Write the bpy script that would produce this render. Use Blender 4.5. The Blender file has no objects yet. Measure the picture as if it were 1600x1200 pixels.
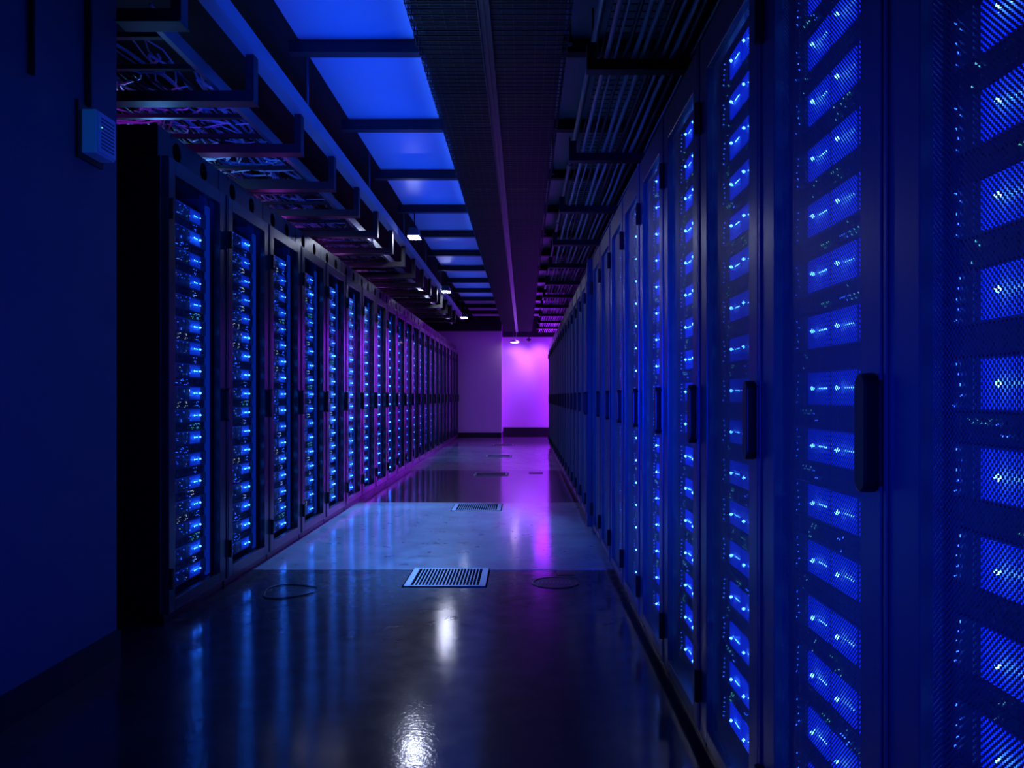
import bpy, math, random
from mathutils import Vector

SC = bpy.context.scene
COL = SC.collection
PI = math.pi

# ------------------------------------------------------------------ camera, world, exposure
cam_d = bpy.data.cameras.new('camera')
cam_d.sensor_width = 36.0
cam_d.lens = 1213.0 / 1600.0 * 36.0
cam_d.shift_x = -18.0 / 1600.0
cam_d.shift_y = 19.0 / 1600.0
cam_d.clip_start = 0.02
cam_d.clip_end = 100
cam = bpy.data.objects.new('camera', cam_d)
cam.location = (0, 0, 1.0)
cam.rotation_euler = (PI / 2, 0, 0)
COL.objects.link(cam)
SC.camera = cam

SC.view_settings.view_transform = 'Standard'
SC.view_settings.look = 'None'
SC.view_settings.gamma = 1
SC.view_settings.use_curve_mapping = False
SC.view_settings.exposure = 0.0

wd = bpy.data.worlds.new('world')
SC.world = wd
wd.use_nodes = True
wd.node_tree.nodes['Background'].inputs[0].default_value = (0.0, 0.01, 0.06, 1)
wd.node_tree.nodes['Background'].inputs[1].default_value = 0.02
SC.cycles.transparent_max_bounces = 24
SC.cycles.max_bounces = 8


def lamp(kind, loc, energy, color, target=None, size=0.1, size_y=None, spot=None, blend=0.5, spread=None):
    d = bpy.data.lights.new('lamp', kind)
    d.energy = energy
    d.color = color
    if kind == 'AREA':
        d.size = size
        if size_y:
            d.shape = 'RECTANGLE'
            d.size_y = size_y
        if spread:
            d.spread = spread
    else:
        d.shadow_soft_size = size
    if kind == 'SPOT':
        d.spot_size = spot
        d.spot_blend = blend
    o = bpy.data.objects.new('lamp', d)
    o.location = loc
    if target is not None:
        v = Vector(target) - Vector(loc)
        o.rotation_euler = v.to_track_quat('-Z', 'Y').to_euler()
    COL.objects.link(o)
    return o


BLUE = (0.004, 0.05, 1.0)
PURP = (0.36, 0.02, 1.0)
# added blue fill spot near the camera, brightening the steel under the ceiling
lamp('SPOT', (-0.2, 0.2, 0.9), 700, (0.003, 0.045, 1.0), (-1.26, 4.6, 2.62), 0.10, spot=math.radians(22), blend=1.0)
# blue upward area lights added in mid-air to brighten the ceiling panels
for (xx, yy, zz, e, c, ln, wd_, tilt) in ((-0.84, 5.3, 2.30, 21, (0.003, 0.055, 1.0), 5.6, 0.5, 0), (-0.84, 11.6, 2.30, 15, (0.025, 0.09, 1.0), 6.6, 0.5, 0),
                                          (-0.50, 6.2, 2.62, 16, (0.03, 0.14, 1.0), 6.0, 0.04, 18)):
    up = lamp('AREA', (xx, yy, zz), e, c, None, wd_, ln, spread=math.radians(100))
    up.rotation_euler = (PI, math.radians(tilt), 0)
# blue fill spots added in the aisle, raking the perforated doors and bare wall
lamp('SPOT', (-0.95, 0.15, 0.95), 165, (0.002, 0.020, 1.0), (0.5, 1.55, 0.93), 0.12, spot=math.radians(56), blend=1.0)
lamp('SPOT', (0.30, 0.9, 0.95), 50, (0.002, 0.022, 1.0), (-1.57, 2.75, 1.0), 0.12, spot=math.radians(70), blend=1.0)
lamp('SPOT', (-1.36, 0.9, 1.15), 900, (0.002, 0.026, 1.0), (0.5, 3.9, 1.0), 0.15, spot=math.radians(48), blend=1.0)
# narrow cool spot added behind the camera to brighten the control box
lamp('SPOT', (-1.30, -1.3, 1.75), 55, (0.008, 0.26, 0.70), (-1.53, 2.74, 1.93), 0.05, spot=math.radians(7), blend=0.6)
# purple wall washers over the recess at the far end
lamp('SPOT', (-0.07, 18.30, 2.42), 105, (0.29, 0.062, 1.0), (-0.16, 19.0, 1.80), 0.05, spot=math.radians(64), blend=1.0)
lamp('SPOT', (0.36, 18.30, 2.42), 95, (0.29, 0.062, 1.0), (0.38, 19.0, 1.86), 0.05, spot=math.radians(64), blend=1.0)
# unseen purple fill added behind the row's end, lighting the recess from the side
lamp('AREA', (1.45, 18.80, 1.2), 85, (0.30, 0.010, 1.0), (0.0, 18.98, 1.15), 0.12, 2.1)
# hidden purple and cyan points added to tint cables above the glass-door row
for (yy, e, c) in ((3.75, 3.5, (0.42, 0.02, 1.0)), (4.7, 8, (0.10, 0.35, 1.0)), (5.6, 3, (0.30, 0.2, 1.0)), (6.9, 6, (0.50, 0.06, 1.0)),
                   (9.3, 4, (0.62, 0.16, 1.0)), (12.0, 4, (0.5, 0.1, 1.0))):
    lamp('POINT', (-2.2, yy, 2.30), e, c, size=0.05)
lamp('POINT', (0.62, 16.9, 2.25), 42, (0.30, 0.008, 1.0), size=0.4)  # unseen purple fill added for the far wall and overhead cables


# ------------------------------------------------------------------ mesh helper
class MB:
    def __init__(s):
        s.v = []
        s.f = []
        s.m = []

    def box(s, x0, x1, y0, y1, z0, z1, m=0):
        if x0 > x1: x0, x1 = x1, x0
        if y0 > y1: y0, y1 = y1, y0
        if z0 > z1: z0, z1 = z1, z0
        n = len(s.v)
        s.v += [(x0, y0, z0), (x1, y0, z0), (x1, y1, z0), (x0, y1, z0), (x0, y0, z1), (x1, y0, z1), (x1, y1, z1), (x0, y1, z1)]
        s.f += [(n, n + 3, n + 2, n + 1), (n + 4, n + 5, n + 6, n + 7), (n, n + 1, n + 5, n + 4),
                (n + 1, n + 2, n + 6, n + 5), (n + 2, n + 3, n + 7, n + 6), (n + 3, n, n + 4, n + 7)]
        s.m += [m] * 6
        return s

    def bar(s, p, q, r, sides=6, m=0, caps=True):
        return s.tube([p, q], r, sides, m, caps)

    def tube(s, pts, r, sides=6, m=0, caps=True):
        pts = [Vector(p) for p in pts]
        n0 = len(s.v)
        up = None
        for i, p in enumerate(pts):
            if i == 0: d = pts[1] - p
            elif i == len(pts) - 1: d = p - pts[i - 1]
            else: d = pts[i + 1] - pts[i - 1]
            d.normalize()
            if up is None:
                a = Vector((0, 0, 1)) if abs(d.z) < 0.9 else Vector((1, 0, 0))
            else:
                a = up
            b = d.cross(a).normalized()
            up = b.cross(d).normalized()
            for k in range(sides):
                t = 2 * PI * (k + 0.5) / sides
                s.v.append(tuple(p + b * math.cos(t) * r + up * math.sin(t) * r))
        for i in range(len(pts) - 1):
            for k in range(sides):
                a = n0 + i * sides + k
                b = n0 + i * sides + (k + 1) % sides
                s.f.append((a, b, b + sides, a + sides))
                s.m.append(m)
        if caps:
            s.f.append(tuple(n0 + k for k in reversed(range(sides))))
            e = n0 + (len(pts) - 1) * sides
            s.f.append(tuple(e + k for k in range(sides)))
            s.m += [m, m]
        return s

    def octa(s, c, r, m=0, sx=1.0, sy=1.0, sz=1.0):
        n = len(s.v)
        x, y, z = c
        s.v += [(x + r * sx, y, z), (x - r * sx, y, z), (x, y + r * sy, z), (x, y - r * sy, z), (x, y, z + r * sz), (x, y, z - r * sz)]
        for a, b, c_ in ((0, 2, 4), (2, 1, 4), (1, 3, 4), (3, 0, 4), (2, 0, 5), (1, 2, 5), (3, 1, 5), (0, 3, 5)):
            s.f.append((n + a, n + b, n + c_))
            s.m.append(m)
        return s

    def prism(s, poly, axis, a0, a1, m=0):
        """extrude a 2D outline along an axis; poly in the other two coordinates in order"""
        n = len(s.v)
        k = len(poly)
        for a in (a0, a1):
            for (u, w) in poly:
                s.v.append({'x': (a, u, w), 'y': (u, a, w), 'z': (u, w, a)}[axis])
        s.f.append(tuple(n + i for i in range(k)))
        s.f.append(tuple(n + k + i for i in reversed(range(k))))
        s.m += [m, m]
        for i in range(k):
            j = (i + 1) % k
            s.f.append((n + j, n + i, n + k + i, n + k + j))
            s.m.append(m)
        return s

    def lathe(s, prof, cx, cy, sides=24, m=0, sx=1.0, sy=1.0):
        n = len(s.v)
        for (r, z) in prof:
            for k in range(sides):
                t = 2 * PI * k / sides
                s.v.append((cx + r * sx * math.cos(t), cy + r * sy * math.sin(t), z))
        for i in range(len(prof) - 1):
            for k in range(sides):
                a = n + i * sides + k
                b = n + i * sides + (k + 1) % sides
                s.f.append((a, b, b + sides, a + sides))
                s.m.append(m)
        return s

    def data(s, name, mats, bevel=None):
        me = bpy.data.meshes.new(name)
        me.from_pydata(s.v, [], s.f)
        for m in (mats if isinstance(mats, (list, tuple)) else [mats]):
            me.materials.append(m)
        me.polygons.foreach_set('material_index', s.m)
        me.update()
        return me

    def build(s, name, mats, parent=None, bevel=None, smooth=False):
        o = bpy.data.objects.new(name, s.data(name, mats))
        COL.objects.link(o)
        if parent is not None:
            o.parent = parent
        if bevel:
            b = o.modifiers.new('edge', 'BEVEL')
            b.width = bevel
            b.segments = 2
            b.limit_method = 'ANGLE'
        if smooth:
            for p in o.data.polygons:
                p.use_smooth = True
        return o


def empty(name, loc=(0, 0, 0)):
    o = bpy.data.objects.new(name, None)
    o.empty_display_size = 0.1
    o.location = loc
    COL.objects.link(o)
    return o


def tag(o, label=None, cat=None, group=None, kind=None):
    if label: o['label'] = label
    if cat: o['category'] = cat
    if group: o['group'] = group
    if kind: o['kind'] = kind
    return o


def copy_tree(o, parent=None):
    c = o.copy()
    COL.objects.link(c)
    if parent is not None:
        c.parent = parent
    for ch in list(o.children):
        copy_tree(ch, c)
    return c


ORD = ('first second third fourth fifth sixth seventh eighth ninth tenth eleventh twelfth thirteenth fourteenth fifteenth '
       'sixteenth seventeenth eighteenth nineteenth twentieth twenty-first twenty-second twenty-third twenty-fourth '
       'twenty-fifth twenty-sixth twenty-seventh twenty-eighth').split()


# ------------------------------------------------------------------ materials
def mat(name):
    m = bpy.data.materials.new(name)
    m.use_nodes = True
    nt = m.node_tree
    return m, nt, nt.nodes['Principled BSDF'], nt.nodes['Material Output']


def plain(name, col, rough=0.4, metal=0.0, spec=0.5, noise=0.0, nscale=20.0, bump=0.0):
    m, nt, p, out = mat(name)
    p.inputs['Base Color'].default_value = (*col, 1)
    p.inputs['Roughness'].default_value = rough
    p.inputs['Metallic'].default_value = metal
    p.inputs['Specular IOR Level'].default_value = spec
    if noise or bump:
        tc = nt.nodes.new('ShaderNodeTexCoord')
        nz = nt.nodes.new('ShaderNodeTexNoise')
        nz.inputs['Scale'].default_value = nscale
        nz.inputs['Detail'].default_value = 4
        nt.links.new(tc.outputs['Object'], nz.inputs['Vector'])
        if noise:
            mr = nt.nodes.new('ShaderNodeMapRange')
            mr.inputs[3].default_value = max(0.03, rough - noise)
            mr.inputs[4].default_value = min(1, rough + noise)
            nt.links.new(nz.outputs[0], mr.inputs[0])
            nt.links.new(mr.outputs[0], p.inputs['Roughness'])
        if bump:
            b = nt.nodes.new('ShaderNodeBump')
            b.inputs['Strength'].default_value = bump
            b.inputs['Distance'].default_value = 0.01
            nt.links.new(nz.outputs[0], b.inputs['Height'])
            nt.links.new(b.outputs[0], p.inputs['Normal'])
    return m


def glow(name, col, strength):
    m, nt, p, out = mat(name)
    nt.nodes.remove(p)
    e = nt.nodes.new('ShaderNodeEmission')
    e.inputs[0].default_value = (*col, 1)
    e.inputs[1].default_value = strength
    nt.links.new(e.outputs[0], out.inputs[0])
    return m


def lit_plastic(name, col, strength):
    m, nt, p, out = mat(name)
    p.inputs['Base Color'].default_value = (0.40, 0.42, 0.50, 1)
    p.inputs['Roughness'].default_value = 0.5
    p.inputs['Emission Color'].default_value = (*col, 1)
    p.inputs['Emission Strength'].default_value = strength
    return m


def perforated(name, col, pitch=0.0078, thr=0.0):
    """black steel sheet with staggered round holes"""
    m, nt, p, out = mat(name)
    p.inputs['Base Color'].default_value = (*col, 1)
    p.inputs['Roughness'].default_value = 0.42
    p.inputs['Specular IOR Level'].default_value = 0.5
    N = nt.nodes.new
    L = nt.links.new
    tc = N('ShaderNodeTexCoord')
    sp = N('ShaderNodeSeparateXYZ')
    L(tc.outputs['Object'], sp.inputs[0])
    cs = []
    for ax in (1, 2):
        mu = N('ShaderNodeMath'); mu.operation = 'MULTIPLY'
        mu.inputs[1].default_value = 2 * PI / pitch
        L(sp.outputs[ax], mu.inputs[0])
        c = N('ShaderNodeMath'); c.operation = 'COSINE'
        L(mu.outputs[0], c.inputs[0])
        cs.append(c)
    pr = N('ShaderNodeMath'); pr.operation = 'MULTIPLY'
    L(cs[0].outputs[0], pr.inputs[0]); L(cs[1].outputs[0], pr.inputs[1])
    gt = N('ShaderNodeMath'); gt.operation = 'GREATER_THAN'
    gt.inputs[1].default_value = thr
    L(pr.outputs[0], gt.inputs[0])
    tr = N('ShaderNodeBsdfTransparent')
    mx = N('ShaderNodeMixShader')
    L(gt.outputs[0], mx.inputs[0]); L(p.outputs[0], mx.inputs[1]); L(tr.outputs[0], mx.inputs[2])
    L(mx.outputs[0], out.inputs[0])
    return m


def glass(name):
    m, nt, p, out = mat(name)
    nt.nodes.remove(p)
    N = nt.nodes.new
    L = nt.links.new
    fr = N('ShaderNodeFresnel')
    ge = N('ShaderNodeNewGeometry')
    mi = N('ShaderNodeMapRange')
    mi.inputs[3].default_value = 1.01
    mi.inputs[4].default_value = 1 / 1.01
    L(ge.outputs['Backfacing'], mi.inputs[0])
    L(mi.outputs[0], fr.inputs[0])
    tr = N('ShaderNodeBsdfTransparent'); tr.inputs[0].default_value = (0.86, 0.88, 0.92, 1)
    gl = N('ShaderNodeBsdfGlossy'); gl.inputs['Roughness'].default_value = 0.06
    mx = N('ShaderNodeMixShader')
    L(fr.outputs[0], mx.inputs[0]); L(tr.outputs[0], mx.inputs[1]); L(gl.outputs[0], mx.inputs[2])
    L(mx.outputs[0], out.inputs[0])
    return m


def concrete(name, c0, c1, r0, r1, bump, spec=0.5):
    m, nt, p, out = mat(name)
    N = nt.nodes.new
    L = nt.links.new
    tc = N('ShaderNodeTexCoord')
    n1 = N('ShaderNodeTexNoise'); n1.inputs['Scale'].default_value = 2.2; n1.inputs['Detail'].default_value = 9; n1.inputs['Roughness'].default_value = 0.65
    n2 = N('ShaderNodeTexNoise'); n2.inputs['Scale'].default_value = 9; n2.inputs['Detail'].default_value = 6; n2.inputs['Distortion'].default_value = 0.15
    n3 = N('ShaderNodeTexNoise'); n3.inputs['Scale'].default_value = 70; n3.inputs['Detail'].default_value = 3
    for n in (n1, n2, n3):
        L(tc.outputs['Object'], n.inputs['Vector'])
    rp = N('ShaderNodeValToRGB')
    rp.color_ramp.elements[0].position = 0.35; rp.color_ramp.elements[0].color = (*c0, 1)
    rp.color_ramp.elements[1].position = 0.68; rp.color_ramp.elements[1].color = (*c1, 1)
    L(n1.outputs[0], rp.inputs[0])
    L(rp.outputs[0], p.inputs['Base Color'])
    mr = N('ShaderNodeMapRange')
    mr.inputs[1].default_value = 0.3; mr.inputs[2].default_value = 0.7
    mr.inputs[3].default_value = r0; mr.inputs[4].default_value = r1
    L(n2.outputs[0], mr.inputs[0])
    L(mr.outputs[0], p.inputs['Roughness'])
    p.inputs['Specular IOR Level'].default_value = spec
    p.inputs['Coat Weight'].default_value = 1.0
    p.inputs['Coat Roughness'].default_value = 0.10
    p.inputs['Coat IOR'].default_value = 1.5
    ad = N('ShaderNodeMath'); ad.operation = 'MULTIPLY_ADD'
    ad.inputs[1].default_value = 0.6
    L(n3.outputs[0], ad.inputs[0]); L(n2.outputs[0], ad.inputs[2])
    b = N('ShaderNodeBump'); b.inputs['Strength'].default_value = bump; b.inputs['Distance'].default_value = 0.0012
    L(ad.outputs[0], b.inputs['Height'])
    L(b.outputs[0], p.inputs['Normal'])
    L(b.outputs[0], p.inputs['Coat Normal'])
    return m


M = {
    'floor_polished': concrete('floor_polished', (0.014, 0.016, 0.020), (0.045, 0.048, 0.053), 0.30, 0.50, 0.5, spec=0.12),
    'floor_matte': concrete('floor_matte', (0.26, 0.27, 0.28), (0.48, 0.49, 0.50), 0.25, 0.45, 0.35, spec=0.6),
    'joint': plain('joint', (0.55, 0.55, 0.57), 0.5),
    'wall_dark': plain('wall_dark', (0.13, 0.13, 0.15), 0.75, noise=0.1, nscale=4, bump=0.05),
    'wall_pale': plain('wall_pale', (0.80, 0.80, 0.80), 0.7, bump=0.02),
    'base_dark': plain('base_dark', (0.012, 0.012, 0.014), 0.4),
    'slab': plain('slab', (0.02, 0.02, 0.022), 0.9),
    'panel': plain('panel', (0.52, 0.53, 0.56), 0.34, metal=0.25, noise=0.12, nscale=3.0, bump=0.08),
    'zinc': plain('zinc', (0.32, 0.33, 0.35), 0.36, metal=0.7, noise=0.15, nscale=9),
    'beam': plain('beam', (0.45, 0.46, 0.48), 0.45, metal=0.1, noise=0.12, nscale=6),
    'dull_zinc': plain('dull_zinc', (0.12, 0.12, 0.13), 0.32, metal=0.7, noise=0.1, nscale=9),
    'strut': plain('strut', (0.014, 0.014, 0.016), 0.45),
    'wire': plain('wire', (0.10, 0.10, 0.11), 0.35, metal=0.8),
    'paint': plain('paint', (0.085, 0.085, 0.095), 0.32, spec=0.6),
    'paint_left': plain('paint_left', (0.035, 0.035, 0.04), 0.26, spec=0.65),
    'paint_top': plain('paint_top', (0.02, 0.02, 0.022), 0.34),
    'inside': plain('inside', (0.22, 0.22, 0.24), 0.5),
    'black': plain('black', (0.006, 0.006, 0.007), 0.35),
    'server': plain('server', (0.20, 0.20, 0.21), 0.42, noise=0.1, nscale=30),
    'unit': plain('unit', (0.12, 0.12, 0.125), 0.4),
    'mesh': perforated('mesh', (0.15, 0.15, 0.16)),
    'glass': glass('glass'),
    'grille': plain('grille', (0.42, 0.43, 0.47), 0.38, metal=0.5),
    'pit': plain('pit', (0.002, 0.002, 0.003), 1.0, spec=0.0),
    'white': plain('white', (0.72, 0.74, 0.76), 0.4),
    'cable': plain('cable', (0.42, 0.43, 0.45), 0.32),
    'cable_dark': plain('cable_dark', (0.014, 0.014, 0.016), 0.4),
    'cable_pale': plain('cable_pale', (0.7, 0.7, 0.72), 0.3),
    'housing': plain('housing', (0.10, 0.10, 0.11), 0.4),
    'led': glow('led', (0.045, 0.24, 1.0), 42.0),
    'led_left': glow('led_left', (0.018, 0.16, 1.0), 40.0),
    'led_small': glow('led_small', (0.015, 0.10, 1.0), 6.0),
    'dot_white': glow('dot_white', (0.55, 0.75, 1.0), 1.6),
    'dot_green': glow('dot_green', (0.10, 0.9, 0.55), 1.1),
    'dot_cyan': glow('dot_cyan', (0.10, 0.6, 0.9), 1.3),
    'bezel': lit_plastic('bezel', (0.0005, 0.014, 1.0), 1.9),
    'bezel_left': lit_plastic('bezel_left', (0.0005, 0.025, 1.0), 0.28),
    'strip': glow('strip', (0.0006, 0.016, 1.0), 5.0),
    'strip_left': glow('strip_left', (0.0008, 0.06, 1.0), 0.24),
    'lamp_face': glow('lamp_face', (0.68, 0.75, 1.0), 130.0),
    'lamp_face_dim': glow('lamp_face_dim', (0.62, 0.70, 1.0), 18.0),
    'led_far': glow('led_far', (0.015, 0.17, 1.0), 14.0),
    'lamp_purple': glow('lamp_purple', (1.0, 0.62, 1.0), 14.0),
}

# ------------------------------------------------------------------ the room
YB = -1.6           # wall behind the photographer
YW = 18.66          # far wall
YR = 19.02          # recessed lit wall
XL, XR = -2.75, 1.60
ZC = 3.3
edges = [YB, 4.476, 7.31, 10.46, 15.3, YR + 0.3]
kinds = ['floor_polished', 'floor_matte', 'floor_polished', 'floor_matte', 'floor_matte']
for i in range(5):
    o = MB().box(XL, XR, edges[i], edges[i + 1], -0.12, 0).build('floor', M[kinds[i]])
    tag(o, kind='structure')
j = MB()
for e in edges[1:2]:
    j.box(-1.5, 0.48, e - 0.004, e + 0.004, -0.001, 0.0015)
tag(j.build('trim_1', M['joint']), kind='structure')

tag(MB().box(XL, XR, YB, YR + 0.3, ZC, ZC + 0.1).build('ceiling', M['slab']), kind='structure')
tag(MB().box(-1.72, -1.57, YB, 2.995, 0, ZC).build('wall_left', M['wall_dark']), kind='structure')
tag(MB().box(XL - 0.1, XL, YB, YR + 0.3, 0, ZC).build('wall_side', M['slab']), kind='structure')
tag(MB().box(XR, XR + 0.1, YB, YR + 0.3, 0, ZC).build('wall_right', M['slab']), kind='structure')
tag(MB().box(XL, XR, YB - 0.1, YB, 0, ZC).build('wall_rear', M['slab']), kind='structure')
tag(MB().box(XL, -0.523, YW, YR + 0.2, 0, ZC).build('wall_far', M['wall_pale']), kind='structure')
tag(MB().box(-0.523, XR, YR, YR + 0.2, 0, ZC).build('wall_recess', M['wall_pale']), kind='structure')
tag(MB().box(XL, -0.523, YW - 0.02, YW, 0, 0.125).build('baseboard_far', M['base_dark']), kind='structure')
tag(MB().box(-0.523, XR, YR - 0.03, YR, 0, 0.13).box(-0.50, XR, YR - 0.02, YR, 0.13, 0.235).build('baseboard_recess', M['base_dark']), kind='structure')
tag(MB().box(-1.57, -1.552, YB, 2.995, 0, 0.10).build('baseboard_left', M['base_dark']), kind='structure')
# dark bulkheads where the far walls meet the services
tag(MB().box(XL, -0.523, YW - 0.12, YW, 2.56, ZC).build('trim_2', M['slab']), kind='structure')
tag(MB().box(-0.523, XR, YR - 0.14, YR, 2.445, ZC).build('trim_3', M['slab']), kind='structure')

# ------------------------------------------------------------------ server cabinets
PITCH_R, Y0_R, X_R, N_R = 0.57, 1.075, 0.50, 26
PITCH_L, Y0_L, X_L, N_L = 0.682, 3.382, -1.55, 22
ROW0, ROWP = 1.0144, 0.1077


def shell(s, w, depth, top):
    """open-fronted steel box behind the door"""
    t = 0.02
    f = 0.032
    b = MB()
    b.box(s * f, s * depth, 0.003, 0.003 + t, 0.05, top)
    b.box(s * f, s * depth, w - 0.003 - t, w - 0.003, 0.05, top)
    b.box(s * (depth - t), s * depth, 0.003 + t, w - 0.003 - t, 0.05, top)
    b.box(s * f, s * depth, 0.003 + t, w - 0.003 - t, top - t, top)
    b.box(s * f, s * depth, 0.003 + t, w - 0.003 - t, 0.05, 0.05 + t)
    return b


def posts(s, w, top, y0, y1):
    b = MB()
    b.box(s * 0.052, s * 0.09, y0 - 0.028, y0 - 0.003, 0.07, top - 0.02)
    b.box(s * 0.052, s * 0.09, y1 + 0.003, y1 + 0.028, 0.07, top - 0.02)
    return b


def door_frame(s, w, st0, st1, z0, z1, zi0, zi1):
    b = MB()
    g = 0.003
    x0, x1 = 0, s * 0.030
    b.box(x0, x1, g, st0, z0, z1)
    b.box(x0, x1, w - st1, w - g, z0, z1)
    b.box(x0, x1, st0, w - st1, zi1, z1)
    b.box(x0, x1, st0, w - st1, z0, zi0)
    # raised beads along the stiles
    b.box(-s * 0.004, x0, g, g + 0.012, z0, z1)
    b.box(-s * 0.004, x0, w - g - 0.012, w - g, z0, z1)
    return b


def handle_mesh(s, y, z0, z1, hw=0.016, pr=0.018):
    """swing handle: a rounded lozenge proud of the door stile"""
    b = MB()
    n = 8
    poly = []
    for k in range(n + 1):
        t = PI * k / n
        poly.append((y + hw * math.cos(t), z1 - hw + hw * math.sin(t)))
    for k in range(n + 1):
        t = PI + PI * k / n
        poly.append((y + hw * math.cos(t), z0 + hw + hw * math.sin(t)))
    b.prism(poly, 'x', -s * pr, -s * 0.004)
    b.box(-s * 0.006, s * 0.0, y - hw * 1.15, y + hw * 1.15, z0 + 0.01, z1 - 0.01)
    return b


def hinge_mesh(s, y, z):
    return MB().tube([(-s * 0.010, y, z - 0.045), (-s * 0.010, y, z + 0.045)], 0.010, 8).box(-s * 0.012, 0, y - 0.004, y + 0.02, z - 0.03, z + 0.03)


def server_right(seed, w=0.45, h=0.066, d=0.55):
    """lit blade server, centred on its LED row; y from 0 to w"""
    rnd = random.Random(seed)
    body = MB().box(0, d, 0, w, -h / 2, h / 2)
    body.box(-0.006, 0, 0, 0.022, -h / 2, h / 2).box(-0.006, 0, w - 0.05, w, -h / 2, h / 2)
    pan = MB()
    led = MB()
    for c in (0.107, 0.222, 0.337):
        pan.box(-0.004, 0.0, c - 0.050, c + 0.050, -h / 2 + 0.003, h / 2 - 0.003)
        led.octa((-0.014, c, 0.0), 0.0048)
        for k in range(5):
            led.octa((-0.006, c - 0.012 - 0.0085 * k, 0.0), 0.0014)
        if rnd.random() < 0.6:
            led.octa((-0.006, c + 0.012, 0.0), 0.0014)
    ear = MB()
    for k in range(5):
        ear.octa((-0.009, w - 0.012 - 0.02 * rnd.random(), -h / 2 + h * (k + 0.5) / 5), 0.0022)
    return body, pan, led, ear


def unit_mesh(seed, w=0.45, h=0.036, d=0.45, left=False):
    """dark switch with rows of ports and small indicator lights"""
    rnd = random.Random(seed)
    b = MB().box(0.006, d, 0, w, -h / 2, h / 2)
    b.box(0.0, 0.006, 0, 0.02, -h / 2, h / 2).box(0.0, 0.006, w - 0.02, w, -h / 2, h / 2)
    for k in range(16):
        y = 0.035 + k * 0.0235
        b.box(0.002, 0.006, y, y + 0.017, -0.012, -0.001).box(0.002, 0.006, y, y + 0.017, 0.003, 0.013)
    dots = MB()
    nclus = rnd.choice((2, 3, 4)) if not left else rnd.choice((3, 4, 5))
    for q in range(nclus):
        y = rnd.uniform(0.03, w - 0.06)
        mi = rnd.choice((0, 1, 2, 2, 3, 3)) if not left else rnd.choice((0, 1, 2, 3, 3, 3))
        for k in range(rnd.randint(2, 6)):
            zz = rnd.choice((-0.013, -0.006, 0.006, 0.012))
            dots.octa((-0.001, y + 0.0085 * k, zz), 0.0021 if not left else 0.0017, mi)
    return b, dots


DOTS = [M['dot_white'], M['dot_green'], M['dot_cyan'], M['led_small']]


def make_rack_right():
    s, w = 1, PITCH_R
    root = empty('server_rack')
    shell(s, w, 0.98, 2.0).build('cabinet', M['inside'], root)
    MB().box(s * 0.034, s * 0.98, 0.0005, 0.0026, 0.05, 2.0).build('side_panel', M['black'], root)
    MB().box(s * 0.034, s * 0.98, w - 0.0026, w - 0.0005, 0.05, 2.0).build('side_panel', M['black'], root)
    MB().box(s * 0.022, s * 0.95, 0.01, w - 0.01, 0, 0.05).build('plinth', M['black'], root)
    posts(s, w, 2.0, 0.055, 0.505).build('mounting_post', M['inside'], root)
    MB().box(0.033, 0.038, 0.058, 0.070, 0.10, 1.93).build('light_strip', M['strip'], root)  # glowing bar added out of view, filling the cabinet with blue
    d = door_frame(s, w, 0.078, 0.095, 0.05, 2.0, 0.085, 1.895).build('door', M['paint'], root, bevel=0.003)
    MB().box(s * 0.016, s * 0.0172, 0.070, w - 0.088, 0.08, 1.90).build('perforated_sheet', M['mesh'], d)
    tag(handle_mesh(s, 0.022, 0.864, 1.033, hw=0.018, pr=0.026).build('handle', M['black'], d, bevel=0.003), 'black swing handle')
    for z in (0.186, 1.78):
        hinge_mesh(s, w - 0.030, z).build('hinge', M['black'], d)
    return root


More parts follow.
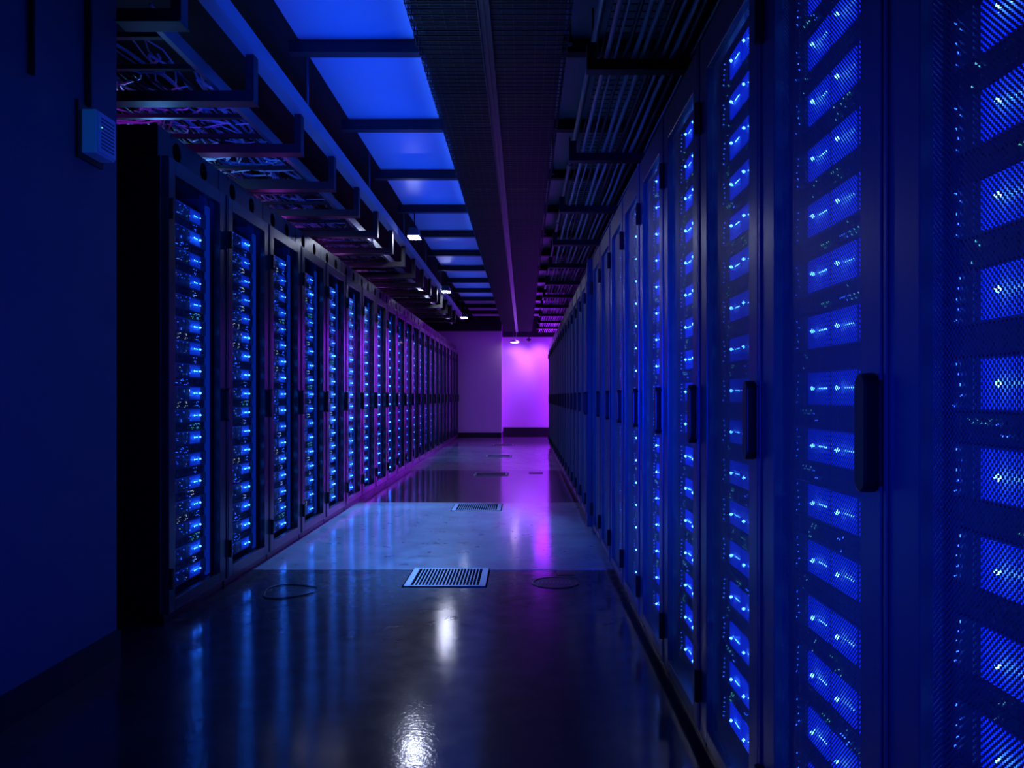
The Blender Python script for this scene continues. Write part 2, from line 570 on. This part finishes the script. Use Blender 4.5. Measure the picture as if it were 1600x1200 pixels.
def make_rack_left():
    s, w = -1, PITCH_L
    root = empty('server_rack')
    shell(s, w, 1.0, 2.05).build('cabinet', M['inside'], root)
    MB().box(s * 0.034, s * 1.0, 0.0005, 0.0026, 0.05, 2.05).build('side_panel', M['black'], root)
    MB().box(s * 0.034, s * 1.0, w - 0.0026, w - 0.0005, 0.05, 2.05).build('side_panel', M['black'], root)
    MB().box(s * 0.022, s * 0.97, 0.01, w - 0.01, 0, 0.05).build('plinth', M['black'], root)
    posts(s, w, 2.05, 0.09, 0.54).build('mounting_post', M['inside'], root)
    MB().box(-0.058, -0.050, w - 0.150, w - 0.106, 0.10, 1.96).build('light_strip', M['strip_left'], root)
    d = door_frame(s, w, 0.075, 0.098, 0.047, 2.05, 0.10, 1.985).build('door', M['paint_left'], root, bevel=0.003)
    MB().box(s * 0.012, s * 0.016, 0.070, w - 0.090, 0.095, 1.99).build('glass_pane', M['glass'], d)
    tag(handle_mesh(s, w - 0.030, 0.872, 1.042, hw=0.017, pr=0.024).build('handle', M['black'], d, bevel=0.003), 'black swing handle')
    for z in (0.20, 1.82):
        hinge_mesh(s, 0.014, z).build('hinge', M['black'], d)
    # upstand with round cable openings along the top of the cabinet
    top = MB()
    z0, z1 = 2.05, 2.185
    x0, x1 = s * 0.045, s * 0.049
    n = 20
    holes = [(0.19, 0.045), (0.49, 0.045)]
    cz = (z0 + z1) / 2
    ys = [0.006]
    for (cy, r) in holes:
        cell0, cell1 = cy - 0.06, cy + 0.06
        top.box(x0, x1, ys[-1], cell0, z0, z1)
        for k in range(n):
            t0, t1 = 2 * PI * k / n, 2 * PI * (k + 1) / n
            def sq(t):
                c, q = math.cos(t), math.sin(t)
                m_ = max(abs(c) / 0.06, abs(q) / ((z1 - z0) / 2))
                return (cy + c / m_, cz + q / m_)
            a0 = (cy + r * math.cos(t0), cz + r * math.sin(t0))
            a1 = (cy + r * math.cos(t1), cz + r * math.sin(t1))
            top.prism([a0, sq(t0), sq(t1), a1], 'x', x0, x1)
        ys.append(cell1)
    top.box(x0, x1, ys[-1], w - 0.006, z0, z1)
    top.box(x1, s * 0.98, 0.006, w - 0.006, z1 - 0.004, z1)
    top.build('top_panel', M['paint_top'], root)
    return root


def server_left(seed, dim=1.0, w=0.45, h=0.070, d=0.55):
    rnd = random.Random(seed)
    body = MB().box(-d, 0, 0, w, -h / 2, h / 2)
    body.box(0, 0.006, 0, 0.022, -h / 2, h / 2).box(0, 0.006, w - 0.022, w, -h / 2, h / 2)
    for k in range(6):
        y = 0.035 + 0.036 * k
        body.box(0, 0.003, y, y + 0.03, -h / 2 + 0.008, h / 2 - 0.008)
    pan = MB().box(0, 0.003, 0.265, 0.385, -h / 2 + 0.006, h / 2 - 0.008)
    led = MB()
    led.octa((0.014, 0.356, 0.0), 0.0056 * dim)
    led.octa((0.012, 0.294, 0.0), 0.0036 * dim)
    for k in range(3):
        led.octa((0.009, 0.306 + 0.013 * k, 0.0), 0.0018)
    dots = MB()
    for k in range(rnd.randint(9, 15)):
        dots.octa((0.006, rnd.uniform(0.02, 0.27), rnd.uniform(-h / 2 + 0.008, h / 2 - 0.008)), rnd.choice((0.0014, 0.0018, 0.0022)), rnd.choice((0, 2, 3, 3, 3, 3, 3, 3, 1)))
    pan.box(0.003, 0.0045, 0.03, 0.385, h / 2 - 0.006, h / 2 - 0.0045)
    for k in range(4):
        dots.octa((0.006, 0.012, -h / 2 + h * (k + 0.5) / 4), 0.0018, 3)
    return body, pan, led, dots


R_SERV = []
for sd in range(3):
    b, p, l, e = server_right(sd)
    R_SERV.append((b.data('server', M['server']), p.data('lit_bezel', M['bezel']), l.data('status_light', M['led']), e.data('ear_light', M['led_small'])))
R_UNIT = []
for sd in range(7):
    b, dts = unit_mesh(50 + sd)
    R_UNIT.append((b.data('network_switch', M['unit']), dts.data('indicator_light', DOTS)))
L_SERV = []
for sd, dim in ((0, 1.0), (1, 0.85), (2, 1.08), (3, 0.92), (4, 0.5), (5, 0.42), (6, 0.6)):
    b, p, l, e = server_left(20 + sd, dim)
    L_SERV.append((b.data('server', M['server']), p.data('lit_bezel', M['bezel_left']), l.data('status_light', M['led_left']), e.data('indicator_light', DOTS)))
L_UNIT = []
for sd in range(6):
    b, dts = unit_mesh(80 + sd, left=True)
    for k, (x, y, z) in enumerate(b.v): b.v[k] = (-x, y, z)
    for k, (x, y, z) in enumerate(dts.v): dts.v[k] = (-x, y, z)
    L_UNIT.append((b.data('network_switch', M['unit']), dts.data('indicator_light', DOTS)))


def link(name, me, parent, loc=(0, 0, 0)):
    o = bpy.data.objects.new(name, me)
    o.location = loc
    o.parent = parent
    COL.objects.link(o)
    return o


def fill_right(root, rnd):
    for k in range(-8, 9):
        z = ROW0 + ROWP * k
        sv = rnd.choice(R_SERV)
        o = link('server', sv[0], root, (0.056, 0.045, z))
        link('lit_bezel', sv[1], o)
        link('status_light', sv[2], o)
        link('ear_light', sv[3], o)
        if k < 8:
            u = rnd.choice(R_UNIT)
            o = link('network_switch', u[0], root, (0.050, 0.045, z + ROWP / 2))
            link('indicator_light', u[1], o)


def fill_left(root, rnd):
    for k in range(-8, 9):
        z = ROW0 + ROWP * k
        sv = rnd.choice(L_SERV[:4] if k < 4 or rnd.random() < 0.15 else L_SERV[4:])
        o = link('server', sv[0], root, (-0.058, 0.09, z))
        link('lit_bezel', sv[1], o)
        link('status_light', sv[2], o)
        link('indicator_light', sv[3], o)
        if k < 8:
            u = rnd.choice(L_UNIT)
            o = link('network_switch', u[0], root, (-0.058, 0.09, z + ROWP / 2))
            link('indicator_light', u[1], o)


def bank(serv, unit, x, y, sd):
    """one mesh of a whole column of units, for cabinets too far off to show them singly"""
    rnd = random.Random(sd)
    out = {}
    for k in range(-8, 9):
        z = ROW0 + ROWP * k
        items = list(zip(rnd.choice(serv), (0, 1, 2, 3)))
        for me, ci in items:
            mb = out.setdefault(ci, MB())
            n = len(mb.v)
            mb.v += [(v.co.x + x, v.co.y + y, v.co.z + z) for v in me.vertices]
            mb.f += [tuple(n + i for i in p.vertices) for p in me.polygons]
            mb.m += [p.material_index for p in me.polygons]
    return out


proto_r = make_rack_right()
proto_l = make_rack_left()
LBANK = []
for sd in range(3):
    o = bank(L_SERV, L_UNIT, -0.058, 0.09, sd)
    LBANK.append((o[0].data('server_column', M['server']), o[1].data('lit_bezel', M['bezel_left']), o[2].data('status_light', M['led_far']), o[3].data('indicator_light', DOTS)))
RBANK = []
for sd in range(2):
    o = bank(R_SERV, R_UNIT, 0.056, 0.045, sd)
    RBANK.append((o[0].data('server_column', M['server']), o[1].data('lit_bezel', M['bezel']), o[2].data('status_light', M['led'])))

roots_r = [proto_r] + [copy_tree(proto_r) for i in range(N_R - 1)]
roots_l = [proto_l] + [copy_tree(proto_l) for i in range(N_L - 1)]
rnd = random.Random(4)
for i, root in enumerate(roots_r):
    root.location = (X_R, Y0_R + PITCH_R * (i - 1), 0)
    nth = ORD[i] if i < N_R - 1 else 'last'
    tag(root, 'perforated-door black server rack, %s from the camera in its row' % nth,
        'server rack', 'server racks with perforated doors')
    if i == 9:
        th = math.radians(-3.5)
        dr = [c for c in root.children if c.name.startswith('door')][0]
        dr.rotation_euler = (0, 0, th)
        dr.location = (PITCH_R * math.sin(th), PITCH_R * (1 - math.cos(th)), 0)
        root['label'] = 'perforated-door black server rack, %s from the camera in its row, door slightly ajar' % nth
    if i <= 7:
        fill_right(root, rnd)
    else:
        bk = RBANK[i % 2]
        o = link('server_column', bk[0], root)
        link('lit_bezel', bk[1], o)
        link('status_light', bk[2], o)
for i, root in enumerate(roots_l):
    root.location = (X_L, Y0_L + PITCH_L * i, 0)
    nth = ORD[i] if i < N_L - 1 else 'last'
    tag(root, 'glass-door black server rack, %s from the camera in its row' % nth,
        'server rack', 'server racks with glass doors')
    if i <= 8:
        fill_left(root, rnd)
    else:
        bk = LBANK[i % 3]
        o = link('server_column', bk[0], root)
        link('lit_bezel', bk[1], o)
        link('status_light', bk[2], o)
        link('indicator_light', bk[3], o)

# ------------------------------------------------------------------ overhead: panels, bars, beam
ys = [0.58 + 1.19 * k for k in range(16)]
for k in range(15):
    o = MB().box(-1.20, 0.75, ys[k] + 0.02, ys[k + 1] - 0.02, 2.90, 2.925).build('ceiling_panel', M['panel'], bevel=0.004)  # left edge stops short: the dark gap stands in for the beam's shadow
    tag(o, 'smooth metal ceiling panel, %s panel from the camera above the aisle' % ORD[k], 'ceiling panel', 'metal ceiling panels above the aisle')
    o = MB().box(-1.25, 0.75, ys[k] - 0.012, ys[k] + 0.012, 2.83, 2.90)
    o.box(-1.25, 0.75, ys[k] - 0.034, ys[k] + 0.034, 2.824, 2.830)
    o = o.build('cross_bar', M['strut'])
    tag(o, 'dark cross bar under the ceiling panels, %s bar from the camera' % ORD[k], 'ceiling bar', 'cross bars under the ceiling panels')

bm = empty('ceiling_beam', (-1.28, 0, 2.6))
b = MB()
b.box(-0.035, 0.035, 0.4, 16.3, 0, 0.006).box(-0.035, -0.029, 0.4, 16.3, 0.006, 0.08).box(0.029, 0.035, 0.4, 16.3, 0.006, 0.08)
b.build('channel', M['beam'], bm)
for k in range(9):
    MB().bar((0, 0.9 + 1.85 * k, 0.006), (0, 0.9 + 1.85 * k, 0.70), 0.007).build('hanger_rod', M['zinc'], bm)
tag(bm, 'long grey steel channel beam running under the ceiling beside the hanging lights', 'ceiling beam')

for k in range(16):
    y = 2.89 + 0.77 * k
    xw = -2.62 if y > 3.05 else -1.50
    o = MB().box(xw, -1.262, y - 0.03, y + 0.03, 2.38, 2.43)
    o.box(-1.300, -1.262, y - 0.03, y + 0.03, 2.43, 2.60)
    if y > 3.05:
        o.box(-2.62, -2.58, y - 0.03, y + 0.03, 2.43, ZC)
    o.box(xw, -1.262, y - 0.042, y + 0.042, 2.376, 2.382)
    o = o.build('cable_bracket', M['strut'])
    tag(o, 'dark bracket under the tangled cables, %s bracket from the camera' % ORD[k], 'cable bracket', 'brackets carrying the tangled cables')

# ladder tray over the glass-door row
lt = empty('cable_ladder', (-1.95, 0, 2.43))
for x in (-0.55, 0.52):
    MB().box(x - 0.012, x + 0.012, 3.02, 15.5, 0.0, 0.06).build('side_rail', M['zinc'], lt)
rg = MB()
for k in range(41):
    rg.box(-0.54, 0.51, 3.1 + 0.3 * k, 3.13 + 0.3 * k, 0.005, 0.025)
rg.build('rung', M['strut'], lt)
tag(lt, 'dark cable ladder holding tangled cables above the glass-door racks', 'cable ladder')

rnd = random.Random(11)
cb = MB()
for k in range(520):
    x = rnd.uniform(-2.42, -1.46)
    y = rnd.uniform(3.03, 13.5)
    z = 2.482 + rnd.random() * 0.05
    L = rnd.uniform(0.6, 3.0)
    pts = []
    n = int(L / 0.15) + 2
    ph = rnd.uniform(0, 6)
    amp = rnd.choice((0.01, 0.02, 0.06, 0.1))
    for i in range(n):
        t = i / (n - 1)
        xx = x + amp * math.sin(ph + 5 * t) + 0.12 * (t - 0.5) * (rnd.random() - 0.5)
        pts.append((min(-1.46, max(-2.46, xx)), min(15.3, y + L * t), z + 0.012 * math.sin(ph * 2 + 7 * t)))
    cb.tube(pts, rnd.choice((0.004, 0.006, 0.008)), 5, rnd.choice((0, 0, 1, 1, 2)))
for k in range(200):
    x = rnd.uniform(-2.3, -1.5)
    y = rnd.uniform(3.25, 13.5)
    a = rnd.uniform(-0.8, 0.8)
    r = rnd.uniform(0.04, 0.16)
    pts = []
    for i in range(10):
        t = a + i * rnd.uniform(0.3, 0.5)
        pts.append((min(-1.46, max(-2.44, x + r * 1.6 * math.cos(t))), y + r * math.sin(t), 2.478 + 0.01 * rnd.random()))
    cb.tube(pts, rnd.choice((0.004, 0.006)), 5, rnd.choice((0, 2, 2)))
o = cb.build('tangled_cables', [M['cable'], M['cable_dark'], M['cable_pale']])
tag(o, 'tangle of grey and pale cables heaped on the ladder above the glass-door racks', 'cables', kind='stuff')

# centre basket tray
bt = empty('basket_tray', (-0.135, 0, 2.52))
HW = 0.325
fl = MB()
for k in range(15):
    x = -HW + 2 * HW * k / 14
    fl.box(x - 0.002, x + 0.002, 1.2, 18.3, 0, 0.004)
for k in range(380):
    y = 1.2 + 0.045 * k
    fl.box(-HW, HW, y - 0.002, y + 0.002, -0.004, 0)
fl.build('wire_floor', M['wire'], bt)
for s in (-1, 1):
    sd = MB()
    for z in (0.03, 0.06):
        sd.box(s * HW - 0.003, s * HW + 0.003, 1.2, 18.3, z, z + 0.005)
    for k in range(190):
        y = 1.2 + 0.09 * k
        sd.box(s * HW - 0.003, s * HW + 0.003, y - 0.002, y + 0.002, -0.004, 0.065)
    sd.build('wire_side', M['wire'], bt)
st = MB()
st.box(-0.045, 0.005, 1.2, 18.25, -0.012, -0.005).box(-0.045, -0.040, 1.2, 18.25, -0.035, -0.012).box(0.0, 0.005, 1.2, 18.25, -0.035, -0.012)
st.box(-0.026, -0.018, 1.2, 18.25, -0.022, -0.012)
st.build('strut_channel', M['dull_zinc'], bt)
for k in range(9):
    y = 1.45 + 2.05 * k
    MB().box(-HW - 0.03, HW + 0.03, y - 0.02, y + 0.02, 0.065, 0.10).build('support_bar', M['strut'], bt)
    for s in (-1, 1):
        MB().bar((s * (HW + 0.02), y, 0.08), (s * (HW + 0.02), y, ZC - 2.52), 0.005).build('hanger_rod', M['strut'], bt)
tag(bt, 'long wire basket cable tray with a steel channel beneath it, above the aisle', 'cable tray')
tag(MB().box(-0.44, 0.17, 1.2, 18.2, 2.525, 2.54).build('cable_mat', M['cable_dark']), 'flat layer of dark cables lying in the wire basket tray', 'cables', kind='stuff')

# right-hand services
pp = empty('conduit_pipe', (0.34, 0, 2.70))
pb = MB().tube([(0, 1.2, 0), (0, 18.3, 0)], 0.017, 10)
pb.build('pipe', M['zinc'], pp)
for k in range(9):
    y = 1.9 + 1.9 * k
    MB().tube([(0, y - 0.04, 0), (0, y + 0.04, 0)], 0.024, 10).build('coupling', M['zinc'], pp)
    MB().bar((0, y, 0.02), (0, y, ZC - 2.70), 0.005).build('hanger_rod', M['strut'], pp)
tag(pp, 'thin metal conduit pipe hung between the basket tray and the straight cables', 'conduit')
for k in range(12):
    y = 2.05 + 1.27 * k
    o = MB().box(0.27, 1.40, y - 0.03, y + 0.03, 2.385, 2.43)
    o.box(1.36, 1.40, y - 0.03, y + 0.03, 2.43, ZC).box(0.27, 0.31, y - 0.03, y + 0.03, 2.43, 2.50)
    o = o.build('cable_bracket', M['strut'])
    tag(o, 'dark bracket under the straight cables, %s bracket from the camera' % ORD[k], 'cable bracket', 'brackets carrying the straight cables')
rnd = random.Random(5)
for k in range(16):
    x = 0.35 + 0.040 * k
    r = rnd.choice((0.006, 0.008, 0.011))
    pts = [(x + rnd.uniform(-0.006, 0.006), 1.3 + 0.6 * i, 2.43 + r + (0.004 if i % 2 else 0.0)) for i in range(28)]
    o = MB().tube(pts, r, 6).build('data_cable', M[('cable', 'cable', 'cable_dark')[k % 3]], smooth=True)
    tag(o, 'straight overhead cable running along above the perforated-door racks', 'cable', 'straight cables above the perforated-door racks')
wm = empty('basket_tray', (0.62, 0, 2.47))
fl = MB()
for k in range(12):
    x = -0.28 + 0.051 * k
    fl.box(x - 0.002, x + 0.002, 1.3, 17.6, 0.03, 0.034)
for k in range(270):
    y = 1.3 + 0.06 * k
    fl.box(-0.28, 0.281, y - 0.002, y + 0.002, 0.034, 0.038)
fl.build('wire_floor', M['wire'], wm)
for k in range(8):
    y = 2.05 + 2.54 * k * 0.8
    MB().bar((0.281, y, 0.034), (0.281, y, ZC - 2.47), 0.004).build('hanger_rod', M['strut'], wm)
tag(wm, 'wire basket tray hung just over the straight cables near the perforated-door racks', 'cable tray')

# ------------------------------------------------------------------ hanging lights beside the beam
for k, (x, y, w_) in enumerate(((-1.10, 7.83, 0.060), (-1.185, 11.9, 0.065), (-1.21, 15.8, 0.070))):
    r = empty('aisle_light', (x, y, 2.60))
    h = MB().prism([(-w_, 0.012), (w_, 0.012), (w_ * 0.7, 0.085), (-w_ * 0.7, 0.085)], 'y', -0.09, 0.09)
    for s in (-1, 1):
        h.box(s * w_, s * (w_ - 0.003), -0.09, 0.09, -0.006, 0.012)
    h.box(-w_, w_, 0.086, 0.09, -0.006, 0.012)
    h.box(-w_, w_, -0.09, -0.086, 0.001, 0.012)
    h.build('housing', M['housing'], r, bevel=0.004)
    MB().box(-w_ * 0.95, w_ * 0.95, -0.085, 0.085, -0.004, 0.012).build('lamp_lens', M['lamp_face' if k < 2 else 'lamp_face_dim'], r)
    MB().bar((0.0, 0, 0.085), (0.0, 0, ZC - 2.6), 0.006).build('hanger_rod', M['strut'], r)
    tag(r, ('small white ceiling light on the beam, nearest of the three lit ones',
            'small white ceiling light on the beam, middle of the three lit ones',
            'small white ceiling light at the end of the beam, farthest of the three')[k], 'ceiling light', 'small white lights along the beam')
    lamp('SPOT', (x, y, 2.58), (820, 50, 170)[k], (0.09, 0.29, 1.0), (x + 0.1, y + (-1.7, 0.6, -1.6)[k], 0), 0.05, spot=math.radians(54), blend=0.6)

# lamp and camera by the far wall
pl = empty('pendant_lamp', (-0.21, 18.45, 2.28))
MB().lathe([(0.0, 0.06), (0.05, 0.055), (0.10, 0.02), (0.105, 0.0)], 0, 0, 24).build('shade', M['white'], pl, smooth=True)
MB().lathe([(0.0, -0.012), (0.07, -0.012), (0.10, 0.0), (0.0, 0.002)], 0, 0, 24).build('bulb_lens', M['lamp_purple'], pl)
for s in (-1, 1):
    MB().bar((s * 0.035, 0, 0.05), (s * 0.035, 0, ZC - 2.28), 0.006).build('hanger_rod', M['zinc'], pl)
tag(pl, 'small glowing round lamp hanging in front of the bright purple wall', 'lamp')
cm = empty('security_camera', (0.125, 18.4, 2.34))
MB().prism([(-0.06, 0), (0, -0.045), (0.06, 0), (0, 0.045)], 'y', -0.05, 0.05).build('body', M['black'], cm)
MB().bar((0, 0, 0.04), (0, 0, ZC - 2.34), 0.008).build('mount_rod', M['black'], cm)
tag(cm, 'small dark diamond-shaped device hanging at the top of the purple wall', 'ceiling device')

# ------------------------------------------------------------------ control box and conduits on the near wall
bx = empty('wall_box', (-1.57, 2.74, 1.86))
MB().box(0, 0.062, 0, 0.125, 0, 0.155).build('housing', M['white'], bx, bevel=0.004)
MB().box(0.062, 0.069, 0.006, 0.119, 0.006, 0.149).build('cover', M['white'], bx, bevel=0.003)
g = MB()
for k in range(9):
    g.box(0.069, 0.0705, 0.02, 0.105, 0.022 + 0.013 * k, 0.027 + 0.013 * k)
g.build('vent_slot', M['housing'], bx)
MB().octa((0.071, 0.022, 0.095), 0.003).build('indicator_light', M['dot_green'], bx)
MB().box(0.0, 0.012, -0.022, 0.14, -0.02, 0.18).build('back_plate', M['black'], bx)  # thin black sheet reaching past the box edges
tag(bx, 'small pale control box fixed high on the dark wall', 'wall box')
o = MB().tube([(-1.558, 2.78, 2.04), (-1.558, 2.78, ZC)], 0.012, 10).build('wall_conduit', M['black'])
tag(o, 'black conduit running up the wall from the pale control box', 'conduit')
o = MB().tube([(-1.558, 2.46, 2.02), (-1.558, 2.46, ZC)], 0.010, 10).build('wall_conduit', M['black'])
tag(o, 'short black conduit ending on the bare wall, beside the control box conduit', 'conduit')

# ------------------------------------------------------------------ floor grilles and plates
GY = (4.28, 6.98, 9.93, 12.95, 15.9)
GL = ('nearest of the grilles in the aisle', 'second grille from the camera', 'third grille from the camera',
      'fourth grille from the camera', 'fifth grille from the camera')
for k, y in enumerate(GY):
    gr = empty('floor_grille', (-0.415, y, 0))
    f = MB()
    a = 0.215
    f.box(-a, a, -a, -a + 0.022, 0, 0.006).box(-a, a, a - 0.022, a, 0, 0.006)
    f.box(-a, -a + 0.035, -a + 0.022, a - 0.022, 0, 0.006).box(a - 0.035, a, -a + 0.022, a - 0.022, 0, 0.006)
    f.build('frame', M['grille'], gr, bevel=0.002)
    sl = MB()
    for q in range(19):
        x = -a + 0.035 + (2 * a - 0.07) * (q + 1) / 20
        sl.box(x - 0.0026, x + 0.0026, -a + 0.022, a - 0.022, 0.001, 0.0055)
    for q in range(7):
        yy = -a + 0.022 + (2 * a - 0.044) * (q + 1) / 8
        sl.box(-a + 0.035, a - 0.035, yy - 0.002, yy + 0.002, 0.001, 0.002, 1)
    sl.build('slat', [M['grille'], M['black']], gr)
    MB().box(-a + 0.03, a - 0.03, -a + 0.02, a - 0.02, 0.0003, 0.001).build('dark_opening', M['pit'], gr)
    MB().box(-a - 0.008, a + 0.008, -a - 0.008, a + 0.008, 0.0002, 0.0008).build('gasket', M['pit'], gr)
    tag(gr, 'square slotted metal floor grille, ' + GL[k], 'floor grille', 'floor grilles along the aisle')

# worn round cover by the joint
cv = empty('floor_cover', (0.17, 4.16, 0))
MB().lathe([(0.125, 0.0), (0.127, 0.003), (0.119, 0.004), (0.112, 0.003), (0.110, 0.0012), (0.0, 0.0012)], 0, 0, 36).build('cover_plate', M['cable_dark'], cv)
rb = MB()
for q in range(9):
    x = -0.09 + 0.021 * q
    rb.box(x - 0.004, x + 0.004, -0.035, 0.03, 0.0015, 0.004)
rb.build('raised_rib', M['housing'], cv)
tag(cv, 'round worn dark floor cover beside the nearest grille', 'floor cover')
o = MB().box(0.19, 0.29, 4.335, 4.455, 0.0, 0.003).build('floor_plate', M['cable_dark'], bevel=0.001)
tag(o, 'small square dark floor plate just behind the round cover', 'floor plate')
o = MB().box(0.07, 0.25, 10.0, 10.22, 0.0, 0.004).build('floor_plate', M['cable_dark'], bevel=0.001)
tag(o, 'thin dark floor plate in the purple reflection far along the aisle', 'floor plate')
pts = []
rnd = random.Random(3)
for q in range(19):
    t = 0.5 + 5.6 * q / 18
    rr = 1 + 0.12 * math.sin(3 * t + 1)
    pts.append((-1.20 + 0.13 * rr * math.cos(t), 3.97 + 0.14 * rr * math.sin(t), 0.004))
o = MB().tube(pts, 0.0032, 6).build('loose_cable', M['cable_dark'], smooth=True)
tag(o, 'thin dark loop of cable lying on the floor by the glass-door racks', 'cable')
